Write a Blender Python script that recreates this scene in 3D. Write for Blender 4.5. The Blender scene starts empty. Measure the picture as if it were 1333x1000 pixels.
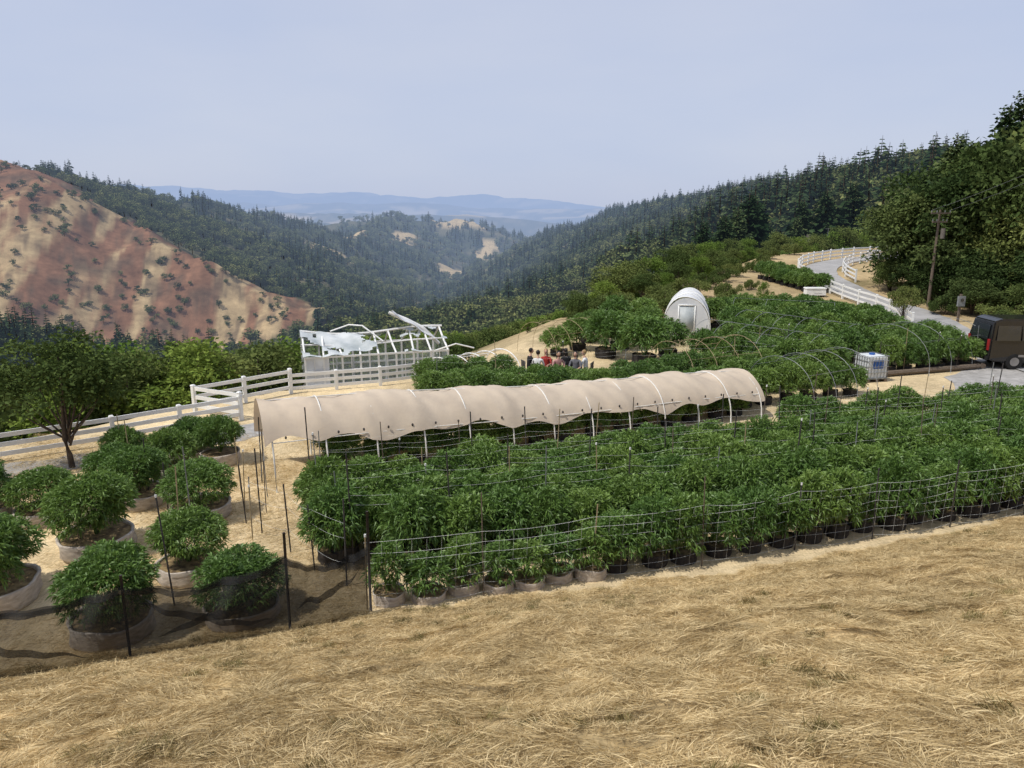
import bpy, bmesh, math, random
import numpy as np
from mathutils import Vector, Matrix, Euler
rng=np.random.default_rng(7); random.seed(7)
sc=bpy.context.scene
root=sc.collection

# ------------------------------------------------------------------ noise
def _h(ix,iy,s):
    v=np.sin(ix*127.1+iy*311.7+s*74.7)*43758.5453
    return v-np.floor(v)
def vnoise(x,y,s=0):
    ix=np.floor(x);iy=np.floor(y);fx=x-ix;fy=y-iy
    fx=fx*fx*(3-2*fx);fy=fy*fy*(3-2*fy)
    return (_h(ix,iy,s)*(1-fx)+_h(ix+1,iy,s)*fx)*(1-fy)+(_h(ix,iy+1,s)*(1-fx)+_h(ix+1,iy+1,s)*fx)*fy
def fbm(x,y,s=0,o=4):
    t=0;a=.5;n=0
    for i in range(o):
        t=t+a*vnoise(x,y,s+i*3.3);n+=a;x=x*2.03+5.1;y=y*2.03-3.7;a*=.5
    return t/n
def smax(a,b,k):
    h=np.maximum(k-np.abs(a-b),0)/k
    return np.maximum(a,b)+h*h*k*.25
def sstep(a,b,x):
    t=np.clip((x-a)/(b-a),0,1);return t*t*(3-2*t)

# ------------------------------------------------------------------ terrain (metres, eye level = 0)
TERR=[(-90,-80),(-34,6),(-18.5,18.5),(-13.2,24.0),(-11.6,26.2),(-8.9,28.4),(-5.4,29.9),(-2.2,31.9),(0,35),(1.5,41),(3.5,49),(9,55),(15,61),(21,69),(25,78),(30,88),(60,112),(150,150),(260,120),(260,-80)]
def inpoly(x,y,P):
    c=np.zeros(x.shape,bool)
    for i in range(len(P)):
        x1,y1=P[i];x2,y2=P[(i+1)%len(P)]
        if y1==y2: continue
        c^=((y1>y)!=(y2>y))&(x<(x2-x1)*(y-y1)/(y2-y1)+x1)
    return c
def dseg(x,y,a,b):
    dx,dy=b[0]-a[0],b[1]-a[1]
    t=np.clip(((x-a[0])*dx+(y-a[1])*dy)/(dx*dx+dy*dy),0,1)
    return np.hypot(x-a[0]-t*dx,y-a[1]-t*dy),t
def dout(x,y):
    d=np.full(x.shape,1e9)
    for i in range(len(TERR)):
        d=np.minimum(d,dseg(x,y,TERR[i],TERR[(i+1)%len(TERR)])[0])
    return np.where(inpoly(x,y,TERR),0,d)
RIDGES=[
 ([(70,118,-6),(110,180,0),(158,260,8),(195,450,11),(217,650,12),(212,900,6),(198,1200,0),(112,1500,-38),(42,1750,-90)],.42),
 ([(158,260,8),(420,420,40),(900,900,70)],.3),
 ([(-900,380,70),(-620,470,52),(-400,600,34),(-409,720,22),(-425,850,13),(-420,1000,4),(-426,1250,-8),(-393,1450,-30)],.40),
 ([(-400,600,34),(-336,560,19),(-248,520,-17),(-158,480,-46),(-125,468,-62)],.50),
 ([(-300,190,-22),(-230,215,-28),(-166,260,-44),(-110,300,-66),(-60,330,-90)],.42),
 ([(-437,1900,-30),(-317,2000,-19),(-142,2100,-26),(-37,2200,-57),(55,2300,-95)],.35),
 ([(-317,2000,-19),(-300,1500,-45),(-268,1100,-82),(-150,900,-108)],.4),
 ([(-420,1000,4),(-300,900,-40),(-220,780,-80)],.42),
]
FAR=[
 ([(-12000,14000,560),(-6500,14000,470),(-4700,14000,380),(-2900,14500,360),(-1600,14000,240),(-400,14500,260),(500,14000,210),(1500,14500,120),(3500,15000,0),(9000,15000,0)],.16,110),
 ([(-7000,9000,110),(-4000,9500,90),(-2500,9000,110),(-900,9500,60),(300,9500,20),(1300,9000,20),(4000,9000,20)],.14,90),
 ([(-3000,5200,0),(-1500,5400,-10),(-700,5000,-25),(-200,5200,-40),(250,5100,-75),(700,5000,-140)],.2,50),
 ([(-1200,3900,-60),(-500,3800,-60),(-150,3900,-90),(100,4000,-140)],.25,30),
]
def y_toe(x): return np.interp(x,[-60,-20,-7.85,-5.4,-2.5,4.4,12,20,40,80],[-8,5.6,10,10.8,11.7,13.2,15.9,19.5,27,35])
def z_terrace(x,y):
    r=.76*np.interp(y,[0,50,56,62,70,78,86,95,400],[0,0,.5,1.1,1.7,2.1,2.4,2.6,2.6])*sstep(4,16,x)
    d=(y_toe(x)-y)*.96
    sl=.445*(d+np.sqrt(d*d+.25))*.5*sstep(-1.5,0,d)
    sl=np.where(sl>8,8+(sl-8)*.2,sl)
    bump=(fbm(x*.45,y*.45,3,3)-.5)*.38*sstep(.8,3,d)+(fbm(x*1.7,y*1.7,8,3)-.5)*.17*sstep(.5,2,d)
    return -7+r+sl+bump
def H(x,y):
    x=np.asarray(x,float);y=np.asarray(y,float)
    do=dout(x,y);R=np.hypot(x,y)
    fl=np.interp(R,[0,300,600,1500,3000,7000,20000],[-75,-92,-118,-150,-200,-230,-230])
    base=fl+0*x
    wx=x+(fbm(x/90,y/90,21)-.5)*60;wy=y+(fbm(x/90,y/90,31)-.5)*60
    n=(fbm(x/70,y/70,1,4)-.5)
    gul=np.abs(fbm(x/110,y/110,5,3)-.5)*2
    for P,k in RIDGES:
        best=np.full(x.shape,-1e9)
        for a,b in zip(P[:-1],P[1:]):
            d,t=dseg(wx,wy,a,b)
            best=np.maximum(best,a[2]+(b[2]-a[2])*t-k*d)
        base=smax(base,best,14)
    base=base+(n*18-gul*16+5)*sstep(150,500,R)
    for P,k,amp in FAR:
        best=np.full(x.shape,-1e9)
        for a,b in zip(P[:-1],P[1:]):
            d,t=dseg(x,y,a,b)
            best=np.maximum(best,a[2]+(b[2]-a[2])*t-k*d)
        nn=(fbm(x/900,y/900,13,5)-.5)*2
        base=np.where(R>3000,smax(base,best+nn*amp,60),base)
    tz=z_terrace(x,y)
    tf=tz-.42*np.maximum(do-.4,0)-np.maximum(do-25,0)*.05+(fbm(x/14,y/14,9,3)-.5)*4*sstep(6,30,do)
    out=smax(tf,base,4)
    return np.where(do<=0,tz,np.where(do<2,tf,out))
def Hs(x,y): return float(H(np.array([x]),np.array([y]))[0])

BROWN=[(-700,300),(-300,350),(-180,392),(-100,440),(-118,478),(-158,492),(-248,532),(-336,580),(-392,640),(-700,560)]
TANS=[(-275,1090,45,70),(-240,1000,25,50),(-120,1500,30,120),(-330,1500,40,90),(-60,1850,25,140),(-150,2080,70,60),(-240,1700,25,90),(40,2250,60,50)]
def masks(x,y):
    jx=(fbm(x/40,y/40,41)-.5)*90;jy=(fbm(x/40,y/40,43)-.5)*60
    br=inpoly(x+jx,y+jy*.6,BROWN)
    ta=np.zeros(x.shape,bool)
    for cx,cy,rx,ry in TANS:
        ta|=((x+jx*.6-cx)/rx)**2+((y+jy-cy)/ry)**2<1
    return br,ta

# ------------------------------------------------------------------ materials
def nodes(m):
    m.use_nodes=True;nt=m.node_tree;nt.nodes.clear();return nt,nt.nodes,nt.links
def painted_haze(nt,sh):  # aerial haze painted into the surface: blue emission mixed by distance from origin
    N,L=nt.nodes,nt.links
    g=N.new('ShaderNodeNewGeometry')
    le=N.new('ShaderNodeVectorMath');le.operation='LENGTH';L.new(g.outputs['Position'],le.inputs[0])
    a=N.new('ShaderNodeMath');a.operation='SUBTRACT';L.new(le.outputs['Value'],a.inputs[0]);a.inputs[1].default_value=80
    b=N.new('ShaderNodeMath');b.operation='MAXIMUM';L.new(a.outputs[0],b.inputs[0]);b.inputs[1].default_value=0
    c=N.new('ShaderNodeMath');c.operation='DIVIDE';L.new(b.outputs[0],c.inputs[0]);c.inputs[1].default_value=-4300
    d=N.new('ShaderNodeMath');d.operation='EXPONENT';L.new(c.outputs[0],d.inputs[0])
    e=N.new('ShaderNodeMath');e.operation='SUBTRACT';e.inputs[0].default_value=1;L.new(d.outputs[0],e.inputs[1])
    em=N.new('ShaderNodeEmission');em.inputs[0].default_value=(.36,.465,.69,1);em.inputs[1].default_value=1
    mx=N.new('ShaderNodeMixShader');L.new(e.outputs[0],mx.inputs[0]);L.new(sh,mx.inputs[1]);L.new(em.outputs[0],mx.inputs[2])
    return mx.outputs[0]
def mat(name,c1,c2=None,scale=6,rough=.7,bump=0,bscale=None,metal=0,alpha=None,transl=0,spec=.3,stretch=None):
    m=bpy.data.materials.new(name);nt,N,L=nodes(m)
    o=N.new('ShaderNodeOutputMaterial');p=N.new('ShaderNodeBsdfPrincipled')
    c2=c2 or tuple(v*.75 for v in c1)
    tc=N.new('ShaderNodeTexCoord');vec=tc.outputs['Object']
    if stretch:
        mp=N.new('ShaderNodeMapping');mp.inputs['Scale'].default_value=stretch;L.new(vec,mp.inputs[0]);vec=mp.outputs[0]
    n=N.new('ShaderNodeTexNoise');n.inputs['Scale'].default_value=scale;n.inputs['Detail'].default_value=5;L.new(vec,n.inputs['Vector'])
    r=N.new('ShaderNodeValToRGB');r.color_ramp.elements[0].position=.33;r.color_ramp.elements[1].position=.68
    r.color_ramp.elements[0].color=(*c2,1);r.color_ramp.elements[1].color=(*c1,1)
    L.new(n.outputs[0],r.inputs[0]);L.new(r.outputs[0],p.inputs['Base Color'])
    p.inputs['Roughness'].default_value=rough;p.inputs['Metallic'].default_value=metal
    p.inputs['Specular IOR Level'].default_value=spec
    if bump:
        n2=N.new('ShaderNodeTexNoise');n2.inputs['Scale'].default_value=bscale or scale*3;n2.inputs['Detail'].default_value=4;L.new(vec,n2.inputs['Vector'])
        bp=N.new('ShaderNodeBump');bp.inputs['Strength'].default_value=bump;bp.inputs['Distance'].default_value=.02;L.new(n2.outputs[0],bp.inputs['Height']);L.new(bp.outputs[0],p.inputs['Normal'])
    s=p.outputs[0]
    if transl:
        t=N.new('ShaderNodeBsdfTranslucent');L.new(r.outputs[0],t.inputs[0]);mx=N.new('ShaderNodeMixShader');mx.inputs[0].default_value=transl;L.new(s,mx.inputs[1]);L.new(t.outputs[0],mx.inputs[2]);s=mx.outputs[0]
    if alpha is not None:
        t=N.new('ShaderNodeBsdfTransparent');mx=N.new('ShaderNodeMixShader');mx.inputs[0].default_value=alpha;L.new(t.outputs[0],mx.inputs[1]);L.new(s,mx.inputs[2]);s=mx.outputs[0]
    L.new(s,o.inputs[0]);return m
def leafmat(name,c1,c2,hz=True,transl=.3,var=.35,gloss=0,hue=1.0):
    m=bpy.data.materials.new(name);nt,N,L=nodes(m)
    o=N.new('ShaderNodeOutputMaterial');p=N.new('ShaderNodeBsdfDiffuse')
    at=N.new('ShaderNodeAttribute');at.attribute_name='tint'
    mx=N.new('ShaderNodeMix');mx.data_type='RGBA';L.new(at.outputs['Fac'],mx.inputs[0]);mx.inputs[6].default_value=(*c1,1);mx.inputs[7].default_value=(*c2,1)
    oi=N.new('ShaderNodeObjectInfo')
    mr=N.new('ShaderNodeMapRange');L.new(oi.outputs['Random'],mr.inputs[0]);mr.inputs[3].default_value=1-var;mr.inputs[4].default_value=1+var
    hr=N.new('ShaderNodeMapRange');L.new(oi.outputs['Random'],hr.inputs[0]);hr.inputs[3].default_value=.5+.05*var*hue;hr.inputs[4].default_value=.5-.09*var*hue
    hs=N.new('ShaderNodeHueSaturation');L.new(mx.outputs[2],hs.inputs['Color']);L.new(mr.outputs[0],hs.inputs['Value']);L.new(hr.outputs[0],hs.inputs['Hue'])
    L.new(hs.outputs[0],p.inputs['Color'])
    s=p.outputs[0]
    if transl:
        t=N.new('ShaderNodeBsdfTranslucent');L.new(hs.outputs[0],t.inputs[0])
        ms=N.new('ShaderNodeMixShader');ms.inputs[0].default_value=transl;L.new(s,ms.inputs[1]);L.new(t.outputs[0],ms.inputs[2]);s=ms.outputs[0]
    if gloss:
        t=N.new('ShaderNodeBsdfGlossy');t.inputs['Roughness'].default_value=.5;t.inputs[0].default_value=(.8,.85,.8,1)
        ms=N.new('ShaderNodeMixShader');ms.inputs[0].default_value=gloss;L.new(s,ms.inputs[1]);L.new(t.outputs[0],ms.inputs[2]);s=ms.outputs[0]
    if hz: s=painted_haze(nt,s)
    L.new(s,o.inputs[0]);return m

M={}
M['bark']=mat('bark',(.12,.09,.065),(.05,.038,.03),8,.9,.5)
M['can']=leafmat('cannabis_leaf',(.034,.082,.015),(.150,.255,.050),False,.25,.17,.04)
M['stem']=mat('green_stem',(.10,.16,.05))
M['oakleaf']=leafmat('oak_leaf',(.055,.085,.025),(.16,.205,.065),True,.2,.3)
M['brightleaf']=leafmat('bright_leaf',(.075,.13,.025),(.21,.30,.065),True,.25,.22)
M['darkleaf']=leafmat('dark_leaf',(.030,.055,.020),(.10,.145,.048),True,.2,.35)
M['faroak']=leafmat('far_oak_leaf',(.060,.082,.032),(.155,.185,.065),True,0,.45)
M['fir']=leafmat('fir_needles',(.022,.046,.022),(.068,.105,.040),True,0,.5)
M['fabric']=mat('tan_fabric_pot',(.56,.50,.43),(.36,.31,.26),7,.95,.6,25,stretch=(1,1,3))
M['blackpot']=mat('black_fabric',(.05,.045,.042),(.022,.02,.02),10,.95,.4)
M['soil']=mat('straw_mulch',(.32,.23,.11),(.09,.06,.035),9,.95,.5)
M['white']=mat('white_vinyl',(.80,.80,.78),(.70,.70,.67),2,.45)
M['pvc']=mat('pvc_pipe',(.72,.70,.65),(.6,.58,.53),4,.45)
M['cloth']=mat('shade_cloth',(.66,.555,.43),(.55,.46,.36),1.6,.9,.3,14,transl=.2)
M['wcloth']=mat('white_cover',(.74,.75,.76),(.62,.64,.66),1.2,.5,.2,5,transl=.15)
M['torn']=mat('weathered_cover',(.62,.65,.66),(.34,.38,.39),1.1,.5,.3,5,transl=.1)
M['poly']=mat('greenhouse_panel',(.62,.67,.70),(.40,.46,.48),1.5,.25,alpha=.24)
M['steel']=mat('galvanised_steel',(.30,.31,.31),(.2,.21,.21),6,.5,metal=.4)
M['tpost']=mat('dark_post',(.06,.055,.05),(.035,.03,.03),8,.8)
M['bamboo']=mat('bamboo',(.40,.31,.18),(.25,.19,.11),9,.7)
M['wood']=mat('weathered_wood',(.17,.13,.10),(.09,.07,.05),5,.85,.4,stretch=(1,6,6))
M['string']=mat('white_string',(.62,.62,.58))
M['net']=mat('black_netting',(.016,.015,.014),(.008,.008,.008),9,.8,alpha=.74)
M['gravel']=mat('gravel',(.40,.385,.365),(.26,.25,.235),3.5,.95,.6,60)
M['asphalt']=mat('pale_asphalt',(.36,.35,.34),(.27,.265,.255),.9,.9,.4,50)
M['carpaint']=mat('black_paint',(.012,.012,.014),(.010,.010,.011),2,.18,spec=.6)
M['glass']=mat('dark_glass',(.02,.024,.03),(.015,.018,.02),2,.06,spec=.8)
M['rubber']=mat('rubber',(.02,.02,.02),(.012,.012,.012),9,.9)
M['chrome']=mat('chrome',(.35,.35,.36),(.25,.25,.26),4,.35,metal=.8)
M['red']=mat('red_lens',(.35,.02,.02))
M['blue']=mat('blue_plastic',(.03,.12,.42),(.02,.09,.33),3,.4)
M['tank']=mat('white_plastic_tank',(.66,.69,.70),(.55,.58,.6),2,.4)
M['roof']=mat('grey_roof',(.14,.145,.15),(.09,.095,.1),4,.8,.3)
M['siding']=mat('tan_siding',(.36,.30,.23),(.28,.24,.18),2,.8)
M['stucco']=mat('dark_siding',(.16,.14,.12))
M['skin']=mat('skin',(.50,.30,.21),(.44,.26,.18),5,.5)
M['hair_d']=mat('dark_hair',(.02,.014,.010),(.012,.009,.007),20,.5)
M['hair_b']=mat('blond_hair',(.33,.22,.10),(.22,.14,.06),20,.5)
for k,c in dict(sh_white=(.72,.72,.70),sh_red=(.45,.05,.04),sh_black=(.02,.02,.022),sh_pink=(.55,.30,.27),sh_grey=(.18,.18,.2),jean=(.05,.08,.16)).items():
    M[k]=mat('fabric_'+k,c,None,12,.9,.3)

# ------------------------------------------------------------------ builders
def link(o,par=None):
    root.objects.link(o)
    if par: o.parent=par
    return o
def np_mesh(name,V,F,mats,mi=None,tint=None,smooth=False):
    V=np.asarray(V,np.float32);F=np.asarray(F,np.int32);k=F.shape[1]
    me=bpy.data.meshes.new(name)
    me.vertices.add(len(V));me.vertices.foreach_set('co',V.ravel())
    me.loops.add(F.size);me.loops.foreach_set('vertex_index',F.ravel())
    me.polygons.add(len(F));me.polygons.foreach_set('loop_start',np.arange(0,F.size,k,dtype=np.int32))
    me.polygons.foreach_set('loop_total',np.full(len(F),k,np.int32))
    for m in mats: me.materials.append(m)
    if mi is not None: me.polygons.foreach_set('material_index',np.asarray(mi,np.int32))
    if smooth: me.polygons.foreach_set('use_smooth',np.ones(len(F),bool))
    if tint is not None:
        a=me.attributes.new('tint','FLOAT','FACE');a.data.foreach_set('value',np.asarray(tint,np.float32))
    me.update(calc_edges=True);me.validate();return me
class B:
    def __init__(s): s.V=[];s.F=[];s.M=[];s.mats=[];s.T=Matrix.Identity(4)
    def mi(s,m):
        m=M[m] if isinstance(m,str) else m
        if m not in s.mats: s.mats.append(m)
        return s.mats.index(m)
    def add(s,vs,fs,m):
        b=len(s.V);s.V+= [tuple(s.T@Vector(v)) for v in vs];i=s.mi(m)
        for f in fs: s.F.append([b+j for j in f]);s.M.append(i)
    def box(s,c,d,m,rz=0,top=1.0):
        R=Matrix.Rotation(rz,3,'Z');hx,hy,hz=d[0]/2,d[1]/2,d[2]/2;vs=[]
        for z,k in ((-hz,1),(hz,top)):
            for x,y in ((-hx,-hy),(hx,-hy),(hx,hy),(-hx,hy)): vs.append(Vector(c)+R@Vector((x*k,y*k,z)))
        s.add(vs,[(0,3,2,1),(4,5,6,7),(0,1,5,4),(1,2,6,5),(2,3,7,6),(3,0,4,7)],m)
    def tube(s,pts,r,m,n=6,cap=True):
        pts=[Vector(p) for p in pts];rs=r if isinstance(r,(list,tuple)) else [r]*len(pts);vs=[];fs=[]
        for i,p in enumerate(pts):
            d=(pts[min(i+1,len(pts)-1)]-pts[max(i-1,0)]).normalized()
            a=d.cross(Vector((0,0,1)))
            if a.length<.05: a=d.cross(Vector((0,1,0)))
            a.normalize();b=d.cross(a)
            for j in range(n):
                t=j*2*math.pi/n;vs.append(p+(a*math.cos(t)+b*math.sin(t))*rs[i])
        for i in range(len(pts)-1):
            for j in range(n):
                k=(j+1)%n;fs.append((i*n+j,i*n+k,(i+1)*n+k,(i+1)*n+j))
        if cap: fs.append(tuple(range(n)));fs.append(tuple(range((len(pts)-1)*n,len(pts)*n))[::-1])
        s.add(vs,fs,m)
    def ell(s,c,r,m,nu=14,nv=9,fn=None):
        vs=[];fs=[]
        for i in range(nv+1):
            ph=-math.pi/2+math.pi*i/nv
            for j in range(nu):
                th=2*math.pi*j/nu;u=Vector((math.cos(ph)*math.cos(th),math.cos(ph)*math.sin(th),math.sin(ph)))
                if fn: u=fn(u)
                vs.append((c[0]+u.x*r[0],c[1]+u.y*r[1],c[2]+u.z*r[2]))
        for i in range(nv):
            for j in range(nu):
                k=(j+1)%nu;fs.append((i*nu+j,i*nu+k,(i+1)*nu+k,(i+1)*nu+j))
        s.add(vs,fs,m)
    def grid(s,fn,nu,nv,m,skip=None):
        vs=[fn(i/nu,j/nv) for i in range(nu+1) for j in range(nv+1)]
        fs=[(i*(nv+1)+j,(i+1)*(nv+1)+j,(i+1)*(nv+1)+j+1,i*(nv+1)+j+1) for i in range(nu) for j in range(nv) if not(skip and skip((i+.5)/nu,(j+.5)/nv))]
        s.add(vs,fs,m)
    def mesh(s,name,smooth=False):
        me=bpy.data.meshes.new(name);me.from_pydata(s.V,[],s.F)
        for m in s.mats: me.materials.append(m)
        me.polygons.foreach_set('material_index',s.M)
        if smooth: me.polygons.foreach_set('use_smooth',[True]*len(s.F))
        me.update();return me
    def obj(s,name,smooth=False,par=None):
        return link(bpy.data.objects.new(name,s.mesh(name,smooth)),par)

def unit(v): return v/np.maximum(np.linalg.norm(v,axis=1,keepdims=True),1e-9)
def leaves(P,D,L,W,r,droop=.15):
    n=len(P);S=unit(np.cross(D,unit(r.normal(size=(n,3)))))
    L=np.asarray(L).reshape(-1,1)*np.ones((n,1));W=np.asarray(W).reshape(-1,1)*np.ones((n,1))
    mid=P+D*L*.5
    tip=P+D*L;tip[:,2]-=(L*droop)[:,0]
    V=np.stack([P,mid+S*W*.5,tip,mid-S*W*.5],1).reshape(-1,3)
    return V,np.arange(4*n).reshape(n,4)
def combine(parts,name,mats):
    Vs=[];Fs=[];Ms=[];Ts=[];b=0
    for V,F,mi,t in parts:
        Vs.append(V);Fs.append(F+b);b+=len(V);Ms.append(np.full(len(F),mi));Ts.append(t if hasattr(t,'__len__') else np.full(len(F),t))
    return np_mesh(name,np.concatenate(Vs),np.concatenate(Fs),mats,np.concatenate(Ms),np.concatenate(Ts))
def tubeq(pts,rs,n=6):
    b=B();b.tube(pts,rs,'bark',n,False)
    return np.array(b.V),np.array(b.F)

# ------------------------------------------------------------------ terrain mesh
az=np.concatenate([np.arange(-180,-48,4),np.arange(-48,48.01,.2),np.arange(52,180,4)])*math.pi/180
rr=np.concatenate([[.4,.8,1.2],np.geomspace(1.6,45000,640)])
A,R_=np.meshgrid(az,rr)
X=(R_*np.sin(A)).ravel();Y=(R_*np.cos(A)).ravel();Z=H(X,Y)
na=len(az);nr=len(rr)
i,j=np.meshgrid(np.arange(nr-1),np.arange(na),indexing='ij');j2=(j+1)%na
F=np.stack([i*na+j,i*na+j2,(i+1)*na+j2,(i+1)*na+j],-1).reshape(-1,4)
V=np.stack([X,Y,Z],1)
do=dout(X,Y);br,ta=masks(X,Y)
RR=np.hypot(X,Y)
straw=np.array([.50,.375,.195]);terr=np.array([.58,.46,.28]);forest=np.array([.050,.058,.028]);brown=np.array([.190,.100,.058]);tan=np.array([.42,.32,.175]);scrub=np.array([.12,.11,.06])
d_=(y_toe(X)-Y)*.96
col=np.where((d_>0)[:,None],straw,terr)
kk=sstep(38,52,Y)[:,None];col=col*(1-kk)+np.array([.38,.29,.165])*kk
col=col*(1+(fbm(X*.35,Y*.35,61,3)-.5)*.4)[:,None]
kk=(.5*sstep(.54,.66,fbm(X*.22,Y*.22,64,4))*(Y>36))[:,None];col=col*(1-kk)+np.array([.13,.125,.055])*kk
e=sstep(1,9,do+ (fbm(X/4,Y/4,62)-.5)*6)[:,None]
fcol=forest+(scrub-forest)*sstep(.48,.66,fbm(X/60,Y/60,66))[:,None]
col=col*(1-e)+fcol*e
# bare red slope with tan gullies
sx=(X*.83+Y*.15)
st=fbm(sx/11,(Y-X*.3)/80,71,5);b2=brown*(1+(fbm(X/8,Y/8,72,5)-.5)*1.1)[:,None]
low=sstep(10,-55,Z)
k=(.78*sstep(.54,.68,st+low*.13-.03))[:,None];b2=b2*(1-k)+tan*(1+(fbm(X/5,Y/5,79)-.5)*.7)[:,None]*k
k=(.7*sstep(.54,.68,fbm(X/7,Y/9,73,5)+low*.03))[:,None];b2=b2*(1-k)+np.array([.095,.068,.045])*k
col=np.where(br[:,None],b2,col)
col=np.where(ta[:,None],tan*(1+(fbm(X/20,Y/20,74)-.5)*.5)[:,None],col)
k=(sstep(.52,.62,fbm(X/500,Y/260,75,4))*(RR>2800))[:,None];col=col*(1-k)+tan*1.1*k
me=np_mesh('ground',V,F,[],smooth=True)
a=me.attributes.new('gcol','FLOAT_COLOR','POINT');a.data.foreach_set('color',np.hstack([col,np.ones((len(col),1))]).astype(np.float32).ravel())
gm=bpy.data.materials.new('ground_surface');nt,N,L=nodes(gm)
o=N.new('ShaderNodeOutputMaterial');p=N.new('ShaderNodeBsdfDiffuse')
at=N.new('ShaderNodeAttribute');at.attribute_name='gcol'
g=N.new('ShaderNodeNewGeometry')
def nz(scale,detail,dist=0,sx=None):
    vec=g.outputs['Position']
    if sx:
        mp=N.new('ShaderNodeMapping');mp.inputs['Scale'].default_value=sx[:3];mp.inputs['Rotation'].default_value=(0,0,sx[3]);L.new(vec,mp.inputs[0]);vec=mp.outputs[0]
    n=N.new('ShaderNodeTexNoise');n.inputs['Scale'].default_value=scale;n.inputs['Detail'].default_value=detail;n.inputs['Distortion'].default_value=dist;L.new(vec,n.inputs['Vector']);return n.outputs[0]
n1=nz(.22,7);n2=nz(30,3,.6,(1,.18,1,.6));n3=nz(28,3,.6,(.18,1,1,-.3));n4=nz(2.2,5)
def math_(op,a,b):
    m=N.new('ShaderNodeMath');m.operation=op
    for i_,v in enumerate((a,b)):
        if isinstance(v,(int,float)): m.inputs[i_].default_value=v
        else: L.new(v,m.inputs[i_])
    return m.outputs[0]
s=math_('ADD',math_('MULTIPLY',n2,.9),math_('MULTIPLY',n3,.9))
s=math_('ADD',s,math_('MULTIPLY',n4,.7));s=math_('ADD',s,math_('MULTIPLY',n1,1.1))
mr=N.new('ShaderNodeMapRange');L.new(s,mr.inputs[0]);mr.inputs[1].default_value=1.35;mr.inputs[2].default_value=2.25;mr.inputs[3].default_value=.55;mr.inputs[4].default_value=1.4
vm=N.new('ShaderNodeVectorMath');vm.operation='SCALE';L.new(at.outputs['Color'],vm.inputs[0]);L.new(mr.outputs[0],vm.inputs['Scale'])
L.new(vm.outputs[0],p.inputs['Color'])
bp=N.new('ShaderNodeBump');bp.inputs['Strength'].default_value=.6;bp.inputs['Distance'].default_value=.03;L.new(s,bp.inputs['Height']);L.new(bp.outputs[0],p.inputs['Normal'])
L.new(painted_haze(nt,p.outputs[0]),o.inputs[0])
me.materials.append(gm);link(bpy.data.objects.new('ground',me))

# ------------------------------------------------------------------ scatter with geometry nodes
def scatter(name,P,S,E,idx,sources):
    coll=bpy.data.collections.new(name+'_sources')
    for k_,m_ in enumerate(sources):
        coll.objects.link(bpy.data.objects.new('%s_src_%02d'%(name,k_),m_))
    me=bpy.data.meshes.new(name);n=len(P);me.vertices.add(n);me.vertices.foreach_set('co',np.asarray(P,np.float32).ravel())
    for nm,dt,arr in (('scl','FLOAT_VECTOR',S),('eul','FLOAT_VECTOR',E)):
        a=me.attributes.new(nm,dt,'POINT');a.data.foreach_set('vector',np.asarray(arr,np.float32).ravel())
    a=me.attributes.new('vidx','INT','POINT');a.data.foreach_set('value',np.asarray(idx,np.int32))
    ob=link(bpy.data.objects.new(name,me))
    ng=bpy.data.node_groups.new(name+'_gn','GeometryNodeTree')
    ng.interface.new_socket('Geometry',in_out='INPUT',socket_type='NodeSocketGeometry');ng.interface.new_socket('Geometry',in_out='OUTPUT',socket_type='NodeSocketGeometry')
    N,L=ng.nodes,ng.links
    gi=N.new('NodeGroupInput');go=N.new('NodeGroupOutput')
    ci=N.new('GeometryNodeCollectionInfo');ci.inputs['Collection'].default_value=coll;ci.inputs['Separate Children'].default_value=True;ci.inputs['Reset Children'].default_value=True
    ip=N.new('GeometryNodeInstanceOnPoints');ip.inputs['Pick Instance'].default_value=True
    def na_(nm,dt):
        q=N.new('GeometryNodeInputNamedAttribute');q.data_type=dt;q.inputs['Name'].default_value=nm;return q.outputs['Attribute']
    L.new(gi.outputs[0],ip.inputs['Points']);L.new(ci.outputs[0],ip.inputs['Instance'])
    L.new(na_('vidx','INT'),ip.inputs['Instance Index']);L.new(na_('eul','FLOAT_VECTOR'),ip.inputs['Rotation']);L.new(na_('scl','FLOAT_VECTOR'),ip.inputs['Scale'])
    L.new(ip.outputs[0],go.inputs[0])
    md=ob.modifiers.new('scatter','NODES');md.node_group=ng
    return ob

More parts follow.
